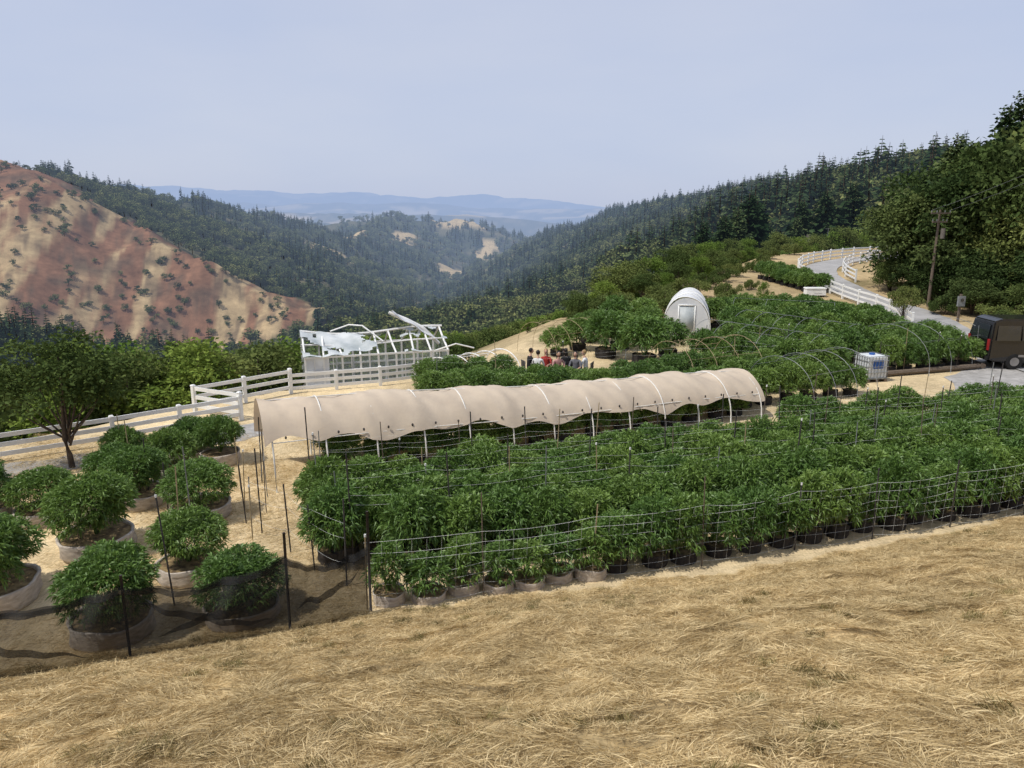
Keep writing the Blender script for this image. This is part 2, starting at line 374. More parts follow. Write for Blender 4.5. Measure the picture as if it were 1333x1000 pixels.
# ------------------------------------------------------------------ vegetation meshes
def broadleaf(name,seed,h,cr,th,nb,nl,ls,lm,trunk_r=.16,limbs=True,wide=.6):
    r=np.random.default_rng(seed);parts=[]
    ch=(h-th)/2;cz=th+ch
    u=unit(r.normal(size=(nb,3)));rad=r.uniform(.25,.78,nb)[:,None]
    C=u*rad*np.array([cr,cr,ch]);C[:,2]+=cz
    C[:,:2]*=(1.12-.45*np.clip((C[:,2:3]-cz)/ch,0,1))
    br_=r.uniform(.24,.46,nb)*min(cr,ch*1.2)
    bt=r.uniform(0,1,nb)
    w=br_**2;bi=r.choice(nb,nl,p=w/w.sum())
    d=unit(r.normal(size=(nl,3))+np.array([0,0,.25]))
    lump=.78+.35*np.sin(d[:,0]*5+bi)*np.cos(d[:,1]*6+bi*2)
    P=C[bi]+d*(br_[bi]*r.uniform(.55,1.05,nl)*lump)[:,None]*np.array([1,1,.8])
    D=unit(d+r.normal(size=(nl,3))*.8)
    Vl,Fl=leaves(P,D,ls*r.uniform(.6,1.3,nl),ls*wide*r.uniform(.7,1.2,nl),r)
    parts.append((Vl,Fl,0,np.clip(.45*bt[bi]+.55*r.uniform(0,1,nl),0,1)))
    tr=[(0,0,-.8*h/10),(h*.01,0,th*.5),(h*.02,h*.01,th),(0,0,cz),(0,0,cz+ch*.5)]
    V_,F_=tubeq(tr,[trunk_r*1.35,trunk_r,trunk_r*.85,trunk_r*.5,trunk_r*.15],7);parts.append((V_,F_,1,.5))
    if limbs:
        for q in range(min(nb,14)):
            s0=Vector((0,0,th*r.uniform(.7,1)+ch*.3*r.uniform()));e0=Vector(C[q]);m0=(s0+e0)/2+Vector((0,0,-.06*h*r.uniform()))
            V_,F_=tubeq([s0,m0,e0],[trunk_r*.45,trunk_r*.28,trunk_r*.08],5);parts.append((V_,F_,1,.5))
    return combine(parts,name,[M[lm],M['bark']])
def conifer(name,seed,h,r0,wh,per,sp,lm='fir'):
    r=np.random.default_rng(seed);Ps=[];Ds=[];Ls=[];Ws=[]
    for k_ in range(wh):
        t=(k_+r.uniform(-.3,.3))/wh;z=h*(.10+.86*t);bl=r0*(max(1-t,0)**.75)*r.uniform(.7,1.15)+.02*h
        for q in range(per):
            a_=r.uniform(0,2*math.pi);l_=bl*r.uniform(.6,1.15);dz=-.25+.35*t
            dd=np.array([math.cos(a_),math.sin(a_),dz]);dd/=np.linalg.norm(dd)
            for s_ in range(sp):
                f=s_/sp
                Ps.append(np.array([0,0,z])+dd*l_*f*.85+r.normal(size=3)*.012*h*(sp>1));
                Ds.append(dd+ (r.normal(size=3)*.35 if sp>1 else r.normal(size=3)*.12));Ls.append(l_*(1.0 if sp==1 else .5*(1.15-f*.5)));Ws.append(l_*(.42 if sp==1 else .26))
    n=len(Ps);V_,F_=leaves(np.array(Ps),unit(np.array(Ds)),np.array(Ls),np.array(Ws),r,.18)
    parts=[(V_,F_,0,r.uniform(0,1,n))]
    V_,F_=tubeq([(0,0,-.05*h),(0,0,h*.5),(0,0,h*.97)],[.018*h,.011*h,.002*h],5);parts.append((V_,F_,1,.5))
    return combine(parts,name,[M[lm],M['bark']])

far_src=[conifer('far_conifer_%d'%k_,100+k_,1,.21+.05*k_,16,8,1) for k_ in range(3)]
far_src+=[broadleaf('far_oak_%d'%k_,200+k_,1,.42,.10,9,420,.085,'faroak',.02,False,.8) for k_ in range(3)]
far_src+=[broadleaf('rim_oak_%d'%k_,220+k_,1,.44,.08,16,3400,.040,('oakleaf','brightleaf','oakleaf')[k_],.02,False,.7) for k_ in range(3)]
P=[];S=[];E=[];I=[]
def band(r1,r2,n,hs,fr):
    r=np.sqrt(rng.uniform(r1*r1,r2*r2,n));a_=rng.uniform(-46,44,n)*math.pi/180
    x=r*np.sin(a_);y=r*np.cos(a_)
    d=dout(x,y);b_,t_=masks(x,y)
    keep=(d>3)&~t_&(~b_|(rng.uniform(size=n)<.42*sstep(.42,.60,fbm(x/26,y/26,95))))
    keep&=~((r>300)&(fbm(x/60,y/60,66)>.60)&(rng.uniform(size=n)<.6)&(x<0))
    keep&=~((x>-11.5)&(x<-1)&(y<41)&(y>28))
    x,y,b_,d=x[keep],y[keep],b_[keep],d[keep]
    z=H(x,y);n=len(x)
    con=((fbm(x/80,y/80,88,3)+rng.uniform(-.22,.22,n))<fr+.08*(x>60))&~b_
    h=np.where(con,rng.uniform(.6,1.2,n)*hs,rng.uniform(.45,.8,n)*hs)*np.where(b_,.5,1)*np.where((x>70)&(y>110)&(y<850),1.18,1)
    cap=np.interp(x/y,[-.9,-.55,-.3,-.05,.05,.2,.42,.6],[-.15,-.160,-.160,-.155,-.13,-.085,-.035,.2])*y
    nearm=y<190
    h=np.where(nearm,np.minimum(h,cap-z),h)
    cap2=np.interp(x/y,[-.9,-.5,-.4,-.3,.1,.3],[-.072,-.085,-.11,-.14,-.10,.2])*y
    h=np.where((y>=190)&(y<360),np.minimum(h,cap2-z),h)
    k_=h>2.2
    x,y,z,h,con=x[k_],y[k_],z[k_],h[k_],con[k_];n=len(x)
    w=h*rng.uniform(.8,1.25,n)*np.where(con,1.0,1.2)
    P.append(np.stack([x,y,z-.3],1));S.append(np.stack([w,w,h],1));E.append(np.stack([rng.normal(0,.03,n),rng.normal(0,.03,n),rng.uniform(0,6.28,n)],1))
    I.append(np.where(con,rng.integers(0,3,n),rng.integers(3,6,n)+(3 if r2<=150 else 0)))
band(25,130,1600,9,.22)
band(130,320,4400,15,.38)
band(320,800,13000,15,.41)
band(800,1600,16000,18,.44)
band(1600,2700,12000,25,.45)
scatter('forest',np.concatenate(P),np.concatenate(S),np.concatenate(E),np.concatenate(I),far_src)

oakA=broadleaf('oak_mesh_a',1,10,4.3,.5,30,19000,.30,'darkleaf',.28)
oakB=broadleaf('oak_mesh_b',2,10,4.1,.3,28,19000,.30,'darkleaf',.28)
oakC=broadleaf('oak_mesh_c',8,10,4.4,.2,30,19000,.30,'oakleaf',.28)
youngA=broadleaf('young_tree_mesh_a',3,4,1.6,.9,18,6200,.12,'oakleaf',.06)
youngB=broadleaf('young_tree_mesh_b',4,4,1.7,.3,16,6200,.13,'brightleaf',.06)
bushA=broadleaf('bush_mesh_a',5,2,2.0,.05,18,6200,.12,'oakleaf',.05)
firA=conifer('fir_mesh_a',6,10,2.6,44,9,5)
def place(name,me,x,y,ztop,hmesh,w=1.0):
    z=Hs(x,y);h=max(ztop-z,1.0);s_=h/hmesh
    o=link(bpy.data.objects.new(name,me));o.location=(x,y,z-.05);o.scale=(s_*w,s_*w,s_);o.rotation_euler=(0,0,random.uniform(0,6.28));return o
for x,y,zt,w,k_ in [(32,58,2.8,1.15,0),(34.2,57,4.9,1.0,1),(36.2,56,6.8,.95,2),(38.5,53.5,8.6,.9,0),(42,55,11.2,.9,2),(37,62,6.5,1,0),(33.2,53,-1.8,1.3,0),(35.4,49.5,-1.6,1.4,1),(39.5,49,2.5,1.1,2),(31.0,56,-2.6,1.4,1),(43,48,5.5,1,2),(31.6,50.5,-4.0,1.6,0),(34.2,47.2,-3.6,1.5,2),(37.5,46,-2.2,1.3,2),(36,52.5,2.6,1.1,2),(33.6,61,3.0,1.2,1),(41,51,6.5,1,2),(30.6,60,-3.2,1.3,2)]:
    place('oak_tree',(oakA,oakB,oakC)[k_],x,y,zt,10,w)
for x,y,zt,w in [(40,128,3.6,1.3),(44,136,2.6,1.3),(46,140,2.0,1.1),(34,120,0,1.3),(37,124,1.2,1.2),(58,140,4.5,1.3),(52,135,2.5,1.2),(64,142,6,1.2),(50,132,-.5,1.1),(30,118,-1,1.2),(37.4,58.5,8.4,1.0),(40.5,58,11.6,1.0),(34.8,60.5,6.4,1.0),(39.3,60,9.6,1.0)]: place('fir_tree',firA,x,y,zt,10,w)
place('young_oak_tree',youngA,-12.3,19.6,-3.0,4,1.25)
for x,y,zt,w,b_ in [(24,90,-3.1,1.3,1),(27.5,95,-3.2,1.3,0),(31,98,-3.0,1.3,1),(35,99,-2.5,1.3,0),(9.5,66,-4.4,1.4,0),(11.5,70,-4.2,1.4,0),(14,74,-3.9,1.3,1),(17,79,-3.5,1.3,0),(19.5,84,-3.3,1.3,0),(22,86,-3.1,1.2,1),(7.5,61,-5.2,1.4,1),(11,62,-4.9,1.4,0),(15.2,68,-4.3,1.3,0),(18.6,73,-4.0,1.3,1),(21.6,80,-3.8,1.3,0),(5,57,-5.9,1.4,0),(13.5,64,-4.9,1.2,1),(24.5,46,-4.4,1.05,0),(17.7,52,-4.6,.75,1),(39,101,-3.0,1.2,1),(43,106,-2.9,1.3,0),(49,109,-2.6,1.3,0),(28,88,-3.9,1.2,1),(-5.0,43,-6.6,1,1),(-2.5,42,-7,1,0),(1,47,-6.9,1.1,1),(54,112,-2.2,1.3,0),(60,118,-1.6,1.3,0),(51,108,-3.0,1.2,1),(24.8,84,-3.9,1.2,0),(26.5,86,-4.2,1.3,1),(41.5,103,-3.1,1.3,0),(46.5,105,-3.2,1.2,1)]:
    place('shade_tree',youngB if b_ else youngA,x,y,zt,4,w)
for x,y,zt,w in [(6.8,47,-4.7,1.0),(5,49,-5.0,.9),(8.6,48.5,-5.0,.8),(4,45,-5.8,.8),(11.5,54.5,-4.9,1),(13.5,57,-4.7,1),(16,61,-4.7,1),(8,52,-5.2,.9),(22,43,-5.9,.9),(25,74,-4.3,.9),(19,45,-5.9,1),(13.5,47,-5.8,1.1),(23,71,-4.4,.8),(29.5,44.5,-5.6,1.2),(31.5,46,-5.3,1.3),(29,84,-3.6,1),(34,90,-3.4,1),(18.4,64.5,-4.5,.9),(20.5,68,-4.3,.9),(11,49.5,-5.2,1),(14.5,52,-5.2,1),(16.5,56.5,-5.0,.9),(22,75,-4.1,1),(10.8,52,-5.0,.9),(26,78,-4.1,.8),(19.6,60.5,-5.2,.8),(29.8,50.5,-5.5,1.0)]:
    place('bush',bushA,x,y,zt,2,w)

# ------------------------------------------------------------------ cannabis plants
def cannabis(name,seed,rad,ht,ncl,pot_r,pot_h,pot_m,ll=.20):
    r=np.random.default_rng(seed);parts=[]
    nb=int(16+rad*10);bu=unit(r.normal(size=(nb,3))+np.array([0,0,.45]))
    d=unit(r.normal(size=(ncl,3))+np.array([0,0,.28]));d[:,2]=np.where(d[:,2]<-.55,-d[:,2],d[:,2])
    dot=(d@bu.T).max(1)
    lump=.70+.38*sstep(.80,1,dot)
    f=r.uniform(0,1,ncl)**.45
    c=np.array([0,0,pot_h+ht*.46])
    q=d*(lump*(.35+.65*f))[:,None]*np.array([rad,rad,ht*.54])
    P=c+q
    n5=6;Pn=np.repeat(P,n5,0);dn=np.repeat(d,n5,0);n=len(Pn)
    D=unit(dn*.7+r.normal(size=(n,3))*.62+np.array([0,0,.12]))
    L_=ll*r.uniform(.55,1.2,n);V_,F_=leaves(Pn,D,L_,L_*.20,r,.28)
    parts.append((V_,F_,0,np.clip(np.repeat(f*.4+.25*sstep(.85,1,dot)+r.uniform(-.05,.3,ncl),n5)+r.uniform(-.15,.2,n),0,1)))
    for q_ in range(7):
        a_=r.uniform(0,6.28);V_,F_=tubeq([(0,0,pot_h*.8),(math.cos(a_)*rad*.3,math.sin(a_)*rad*.3,pot_h+ht*.35),(math.cos(a_)*rad*.6,math.sin(a_)*rad*.6,pot_h+ht*.75)],[.018,.012,.005],5);parts.append((V_,F_,1,.5))
    nu=28;prof=[(pot_r*.93,0),(pot_r*1.02,pot_h*.3),(pot_r*.98,pot_h*.7),(pot_r*1.03,pot_h*.97),(pot_r*1.0,pot_h*1.03),(pot_r*.94,pot_h*.98),(pot_r*.93,pot_h*.86)]
    Vp=[];ph=r.uniform(0,6.28,3)
    for (pr,pz) in prof:
        for j_ in range(nu):
            a_=2*math.pi*j_/nu;w_=1+.02*math.sin(3*a_+ph[0]+pz*6)+.018*math.sin(7*a_+ph[1]-pz*9)+.012*math.sin(11*a_+ph[2])
            Vp.append((pr*w_*math.cos(a_),pr*w_*math.sin(a_),pz+.016*math.sin(4*a_+ph[1])*(pz>0)))
    Fp=[[i_*nu+j_,i_*nu+(j_+1)%nu,(i_+1)*nu+(j_+1)%nu,(i_+1)*nu+j_] for i_ in range(len(prof)-1) for j_ in range(nu)]
    parts.append((np.array(Vp),np.array(Fp),2,.5))
    Vs=[(pot_r*.96*math.cos(2*math.pi*j_/nu),pot_r*.96*math.sin(2*math.pi*j_/nu),pot_h*.88) for j_ in range(nu)]+[(0,0,pot_h*.95)]
    Fs=[[2*k_,(2*k_+1)%nu,(2*k_+2)%nu,nu] for k_ in range(nu//2)]
    parts.append((np.array(Vs),np.array(Fs),3,.5))
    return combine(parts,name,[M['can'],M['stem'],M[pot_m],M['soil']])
rowm=[cannabis('cannabis_mesh_%d'%k_,300+k_,.66,1.15,780,.31,.30,'blackpot',.160) for k_ in range(6)]
tanm=[cannabis('cannabis_tanpot_mesh_%d'%k_,320+k_,.42,.85,380,.31,.28,'fabric',.14) for k_ in range(3)]
bigm=[cannabis('big_cannabis_mesh_%d'%k_,340+k_,.77,1.16,1900,.66,.40,'fabric',.135) for k_ in range(4)]
def plant(me,x,y,s_=1,sz=None,z=None):
    o=link(bpy.data.objects.new('cannabis_plant',me));o.location=(x,y,(Hs(x,y) if z is None else z)-.01);k_=s_*random.uniform(.92,1.1)
    o.scale=(k_,k_,(sz or s_)*random.uniform(.84,1.14));o.rotation_euler=(random.uniform(-.04,.04),random.uniform(-.04,.04),random.uniform(0,6.28));return o
def row(x0,y0,x1,y1,sp,s_,sz=None,meshes=rowm,flat=True):
    n=max(1,int(math.hypot(x1-x0,y1-y0)/sp))
    for q in range(n+1):
        t=q/n;plant(random.choice(meshes),x0+(x1-x0)*t+random.uniform(-.09,.09),y0+(y1-y0)*t+random.uniform(-.09,.09),s_,sz,-7 if flat else None)
row(-2.2,12.25,1.6,13.25,.62,.95,None,tanm)
row(2.1,13.5,13.6,17.3,.74,.86,.96)
NR=6
for k_ in range(1,NR):
    t=k_/(NR-1);lx=-2.6+(-4.6+2.6)*t;ly=12.3+(16.6-12.3)*t;rx=13.8+(17.2-13.8)*t;ry=17.3+(22.6-17.3)*t
    if k_==1: row(-3.7,14.0,-2.8,14.3,.8,.88);row(-1.9,13.7,rx,ry,.86,.92,1.0)
    elif k_==5: row(lx,ly,-2.6,17.2,.95,.78,.72);row(-.9,17.6,rx,ry,.9,.92,.9)
    else: row(lx,ly,rx,ry,.90,random.uniform(.92,.98),1.0)
row(8.9,22.0,17.2,24.0,.9,.9,.9)
row(-4.6,19.3,7.9,25.1,.95,.8,.7);row(-5.2,20.6,7.2,26.2,1.0,.8,.7)
row(-3,26.2,6,28,.85,.90,.80);row(-3,27.4,6.2,29.1,.85,.9,.72);row(-3.4,28.6,-.4,29.4,.9,.9)
row(8.5,26.2,13.2,28.0,.85,.92);row(7,27.4,12.8,29.7,.85,.95);row(5.6,28.8,11.6,31.0,.9,.95)
row(13.4,30.4,9.9,35,.8,1.12);row(12.6,29.9,9.0,34,.8,1.1);row(15.0,32.4,11.7,37.5,.8,1.15);row(16.0,33.8,12.9,38.6,.8,1.15)
row(16.8,32.0,21.0,33.4,.8,1.0);row(16.6,33.6,21.0,35.2,.8,1.05);row(17,35.4,21.2,37.0,.8,1.15)
row(13,42,16.6,44,.9,1.2);row(16.5,47,19.5,41.4,.9,1.2);row(14.5,46,17,40,.9,1.2);row(19,48,21.6,42,.9,1.1);row(13,39.8,15.5,40.8,.9,1.2);row(12.2,44.5,14.5,47.5,.9,1.2);row(16.8,39,19.5,40.2,.9,1.2)
row(23.6,67,25,59.5,.95,1.05,1.0,rowm,False);row(22.3,66.5,23.8,59.8,.95,1.05,1.0,rowm,False)
for x,y,s_ in [(4.6,35.6,1.6),(6.2,34.0,1.7),(7.7,35.8,1.45),(5.6,37.8,1.5),(3.4,37.6,1.3),(7.3,39,1.4),(12.4,41,1.3),(2.3,36.2,1.2),(4.2,40,1.4),(5.8,41.5,1.5),(7.6,42.5,1.5)]: plant(random.choice(rowm),x,y,s_,s_*.92)
for x,y,s_ in [(-8.75,14.4,1.0),(-6.35,13.3,.95),(-9.5,12.3,1.1),(-6.75,11.2,1.0),(-4.75,11.75,.92),(-9.15,17.0,.86),(-7.3,16.2,.93),(-10.9,16.0,.92),(-10.1,17.7,.78),(-12.2,15.9,.92),(-9.2,18.9,.82),(-8.3,20.0,.82),(-10.5,19.0,.78),(-9.3,20.5,.78),(-12.2,13.9,1.0)]:
    plant(random.choice(bigm),x,y,s_,s_,-7)

# ------------------------------------------------------------------ dry cut grass on the slope
M['hay']=leafmat('dry_hay',(.35,.25,.115),(.84,.685,.40),False,.1,.13,0,0)
M['weed']=leafmat('dry_weed',(.14,.11,.045),(.30,.27,.11),False,.1,.3,0,.3)
def patch(name,seed,n,half,stand=.06,m='hay',wd=(.003,.0065)):
    r=np.random.default_rng(seed)
    Pp=np.stack([r.uniform(-half,half,n),r.uniform(-half,half,n),r.uniform(0,.035,n)],1)
    a_=2.2*np.sin(Pp[:,0]*3+seed)+2.2*np.cos(Pp[:,1]*3.4+seed*2)+r.normal(0,.85,n)
    up=np.abs(r.normal(0,.18,n));st=r.uniform(size=n)<stand;up=np.where(st,r.uniform(.5,2.0,n),up)
    D=unit(np.stack([np.cos(a_),np.sin(a_),up],1))
    Lg=np.where(st,r.uniform(.04,.13,n),r.uniform(.05,.22,n))
    V_,F_=leaves(Pp,D,Lg,r.uniform(wd[0],wd[1],n),r,.05)
    return combine([(V_,F_,0,np.clip(r.uniform(0,1,n)*.75+.25*np.sin(Pp[:,0]*6+seed)*np.cos(Pp[:,1]*7),0,1))],name,[M[m]])
hs=[patch('hay_%d'%k_,400+k_,2100,.42) for k_ in range(5)]+[patch('hay_sparse_%d'%k_,410+k_,420,.5,.02) for k_ in range(2)]+[patch('weed_%d'%k_,420+k_,110,.10,.7,'weed',(.003,.007)) for k_ in range(2)]
gx_,gy_=np.meshgrid(np.arange(-19,17,.6),np.arange(.6,24,.6));x=gx_.ravel()+rng.uniform(-.12,.12,gx_.size);y=gy_.ravel()+rng.uniform(-.12,.12,gx_.size)
on_s=(y_toe(x)-y>.15);k1=on_s&(np.abs(x)<y*.85+1.5)&(y>1.5)
k2=(~on_s)&(x<-2.6)&(x>-15)&(y<22.5)&(dout(x,y)<=0)&(np.abs(x)<y*.85+1.5)&(fbm(x,y,91)>.42)
ix=np.where(k1,rng.integers(0,5,len(x)),rng.integers(5,7,len(x)));kk=k1|k2;x,y,ix=x[kk],y[kk],ix[kk]
n=620;xw=rng.uniform(-12,14,n);yw=rng.uniform(3,15,n);kw=(y_toe(xw)-yw>.1)&(np.abs(xw)<yw*.85+1)&((fbm(xw*.6,yw*.6,93,3)>.52)|(y_toe(xw)-yw<.6));xw,yw=xw[kw],yw[kw]
x=np.concatenate([x,xw]);y=np.concatenate([y,yw]);ix=np.concatenate([ix,rng.integers(7,9,len(xw))])
z=H(x,y);e_=.1;gx=(H(x+e_,y)-H(x-e_,y))/(2*e_);gy=(H(x,y+e_)-H(x,y-e_))/(2*e_)
Eh=[]
for q in range(len(x)):
    nn=Vector((-gx[q],-gy[q],1)).normalized();qq=nn.to_track_quat('Z','Y')@Euler((0,0,random.uniform(0,6.28))).to_quaternion();Eh.append(tuple(qq.to_euler()))
sh_=rng.uniform(.9,1.15,len(x))
scatter('dry_grass',np.stack([x,y,z],1),np.stack([sh_]*3,1),np.array(Eh),ix,hs)

# ------------------------------------------------------------------ roads
def strip(name,pts,w,m,dz=.05,sub=10,jit=.12,follow=True):
    Pp=[Vector((*p,0)) for p in pts];Pp=[Pp[0]*2-Pp[1]]+Pp+[Pp[-1]*2-Pp[-2]];C=[]
    for i_ in range(1,len(Pp)-2):
        for s_ in range(sub):
            t=s_/sub;a_,b_,c_,d_=Pp[i_-1],Pp[i_],Pp[i_+1],Pp[i_+2]
            C.append(.5*((2*b_)+(c_-a_)*t+(2*a_-5*b_+4*c_-d_)*t*t+(3*b_-a_-3*c_+d_)*t**3))
    C.append(Pp[-2]);vs=[];nw=6
    for i_,c in enumerate(C):
        d=(C[min(i_+1,len(C)-1)]-C[max(i_-1,0)]).normalized();nrm=Vector((-d.y,d.x,0));jl=random.uniform(-jit,jit);jr=random.uniform(-jit,jit)
        for q in range(nw+1):
            u=q/nw-.5;pp=c+nrm*(u*w+(jl if q==0 else 0)+(jr if q==nw else 0))
            vs.append((pp.x,pp.y,(Hs(pp.x,pp.y) if follow else -7)+dz))
    fs=[(i_*(nw+1)+q,(i_+1)*(nw+1)+q,(i_+1)*(nw+1)+q+1,i_*(nw+1)+q+1) for i_ in range(len(C)-1) for q in range(nw)]
    b=B();b.add(vs,fs,m);return b.obj(name,True),C
strip('gravel_road',[(-22,13.4),(-16.5,17.4),(-12,20.4),(-8.7,22.9),(-6.4,25.2)],1.6,'gravel',.008,14,.15,False)
_,RC=strip('paved_road',[(24,30),(25.4,41.3),(27.8,50),(27.4,55.6),(27.5,61.4),(29,70),(33.8,78.6),(42.7,86),(56,90)],3.0,'asphalt',.06,10,.05)
strip('gravel_yard',[(17.8,20.5),(20.5,27.5),(25.5,34),(26,44)],6.6,'gravel',.012,10,.35,False)

# ------------------------------------------------------------------ white rail fences
def rail_fence(pts,h=1.15,rails=3,sp=2.2,zf=None):
    b=B()
    for a_,c_ in zip(pts[:-1],pts[1:]):
        n=max(1,round(math.hypot(c_[0]-a_[0],c_[1]-a_[1])/sp));pp=[]
        for q in range(n+1):
            t=q/n;x=a_[0]+(c_[0]-a_[0])*t;y=a_[1]+(c_[1]-a_[1])*t;z=max(Hs(x,y),-7.9) if zf is None else zf;pp.append(Vector((x,y,z)))
        rz=math.atan2(c_[1]-a_[1],c_[0]-a_[0])
        for p_ in pp[(0 if a_ is pts[0] else 1):]:
            b.box(p_+Vector((0,0,h/2-.1)),(.12,.12,h+.2),'white',rz);b.box(p_+Vector((0,0,h+.02)),(.15,.15,.04),'white',rz,.6)
        for p_,q_ in zip(pp[:-1],pp[1:]):
            for r_i in range(rails):
                zz=h*(.9-.32*r_i);d=(q_-p_);L_=d.length-.12
                m_=(p_+q_)/2+Vector((0,0,zz));b.T=Matrix.Translation(m_)@Matrix.Rotation(rz,4,'Z')@Matrix.Rotation(-math.atan2(d.z,math.hypot(d.x,d.y)),4,'Y')
                b.box((0,0,0),(L_,.04,.13),'white');b.T=Matrix.Identity(4)
    return b.obj('white_rail_fence')
rail_fence([(-20,16.4),(-14.9,19.9),(-12.3,21.8),(-9.3,24.4)],.86)
rail_fence([(-9.3,24.4),(-11.3,25.4),(-8.7,28.2)],.98,3,1.6)
rail_fence([(-8.7,28.2),(-5.4,29.5),(-2.4,31.3)],.80,3,1.6)
off=[]
for i_ in range(12,len(RC),4):
    d=(RC[min(i_+1,len(RC)-1)]-RC[i_-1]).normalized();off.append((RC[i_].x-d.y*2.0,RC[i_].y+d.x*2.0))
rail_fence(off,1.1,3,2.4)
off=[]
for i_ in range(44,len(RC),4):
    d=(RC[min(i_+1,len(RC)-1)]-RC[i_-1]).normalized();off.append((RC[i_].x+d.y*2.0,RC[i_].y-d.x*2.0))
rail_fence(off,1.1,3,2.4)

# ------------------------------------------------------------------ hoop tunnel with shade cloth
A0=Vector((-6.0,17.7,-7));A1=Vector((8.6,24.5,-7));ax=(A1-A0).normalized();perp=Vector((-ax.y,ax.x,0));TL=(A1-A0).length
WT=2.7;NH=12
def th(t): return 2.10+(1.42-2.10)*t+.05*math.sin(t*9)
def tsec(t,ph,off=0):
    hh=th(t)+off;c=A0+ax*(TL*t)+perp*(WT/2)
    zz=math.sin(ph);xx=math.cos(ph)
    return Vector((c.x-perp.x*xx*(WT/2+off),c.y-perp.y*xx*(WT/2+off),-7+hh*(abs(zz)**.8)))
b=B()
for q in range(NH+1):
    t=q/NH;b.tube([tsec(t,ph) for ph in np.linspace(0,math.pi,19)],.022,'pvc',6)
b.tube([tsec(t,math.pi/2,.0) for t in np.linspace(0,1,30)],.016,'pvc')
b.tube([tsec(t,.55,.0) for t in np.linspace(0,1,30)],.014,'pvc')
def cl(u,v):
    t=-.012+u*1.024;f=u*NH;s_=math.sin(math.pi*(f%1.0));am=.7+.5*math.sin(int(min(f,NH-.01))*2.7)
    low=.50+.06*math.sin(u*23)+.05*math.sin(u*57)-.12*u+ .05*s_
    ph=low+(math.pi-.35-low)*v
    o_=.035-.075*am*s_*math.sin(ph)**.5+.02*math.sin(u*80+v*7)+.025*math.sin(u*31+v*3)+.014*math.sin(u*190+v*15)
    return tsec(t,ph,o_)
b.grid(cl,180,24,'cloth')
for q in range(24):
    u=(q+.5)/24;p_=tsec(u,.62,.10);b.ell((p_.x,p_.y,p_.z-.05),(.03,.03,.045),'tpost',6,4)
b.obj('shade_cloth_hoop_house',True)

def hoops(p0,p1,w,h,n,m='pvc',name='hoop_frame',r=.0105):
    a_=Vector((*p0,-7));c_=Vector((*p1,-7));d=(c_-a_).normalized();pr=Vector((-d.y,d.x,0));b=B()
    def pt(t,ph): c=a_+(c_-a_)*t;return (c.x+pr.x*w/2*math.cos(ph),c.y+pr.y*w/2*math.cos(ph),-7+h*abs(math.sin(ph))**.75)
    for q in range(n): b.tube([pt(q/(n-1),ph) for ph in np.linspace(0,math.pi,17)],r,m,6)
    for ph in (math.pi/2,.7,math.pi-.7): b.tube([pt(t,ph) for t in (0,.33,.66,1)],r*.7,m,5)
    return b.obj(name,True)
hoops((9.9,26.6),(13.0,28.4),3.2,1.8,4,'steel')
hoops((13.0,30.6),(9.4,35.2),3.0,1.95,6,'steel')
hoops((15.6,33.2),(12.2,38.2),3.0,2.0,6,'steel')
hoops((17.2,33.2),(21.2,35.2),4.2,2.0,4,'steel')
hoops((1.2,35.8),(5.2,38.4),3.4,1.7,6,'bamboo')
hoops((-2.9,29.6),(-.4,31.6),2.6,1.15,5,'white',r=.022)
hoops((13.5,44.5),(18.5,42.2),3.4,1.9,4,'steel')
hoops((6.4,29.2),(9.6,30.8),3.2,1.9,4,'bamboo')

# white covered hoop greenhouse on the bank
b=B();c0=Vector((9.9,41.6,-7));d0=Vector((.25,.97,0)).normalized();p0_=Vector((d0.y,-d0.x,0))
def dome(u,v):
    ph=math.pi*v;c=c0+d0*(4.5*u);e=1+.015*math.sin(u*25)+.02*math.sin(u*9+v*11);return Vector((c.x+p0_.x*1.35*math.cos(ph)*e,c.y+p0_.y*1.35*math.cos(ph)*e,-7+2.3*max(math.sin(ph),0)**.8*e))
b.grid(dome,24,20,'wcloth')
def endw(u,v):
    ph=math.pi*v;return Vector((c0.x+p0_.x*1.33*math.cos(ph)*u,c0.y+p0_.y*1.33*math.cos(ph)*u,-7+ (2.25*max(math.sin(ph),0)**.8)*u))
b.grid(endw,2,20,'wcloth')
for q in (0,.25,.5,.75,1): b.tube([dome(q,v)+Vector((0,0,.02)) for v in np.linspace(0,1,17)],.03,'white')
for s_ in (-.45,.45): b.box(c0+p0_*s_+Vector((0,0,.9))-d0*.03,(.06,.06,1.8),'white')
b.box(c0-d0*.03+Vector((0,0,1.82)),(.96,.06,.06),'white',math.atan2(p0_.y,p0_.x))
b.box(c0-d0*.02+Vector((0,0,.9)),(.8,.02,1.7),'torn',math.atan2(p0_.y,p0_.x))
b.obj('white_hoop_greenhouse',True)

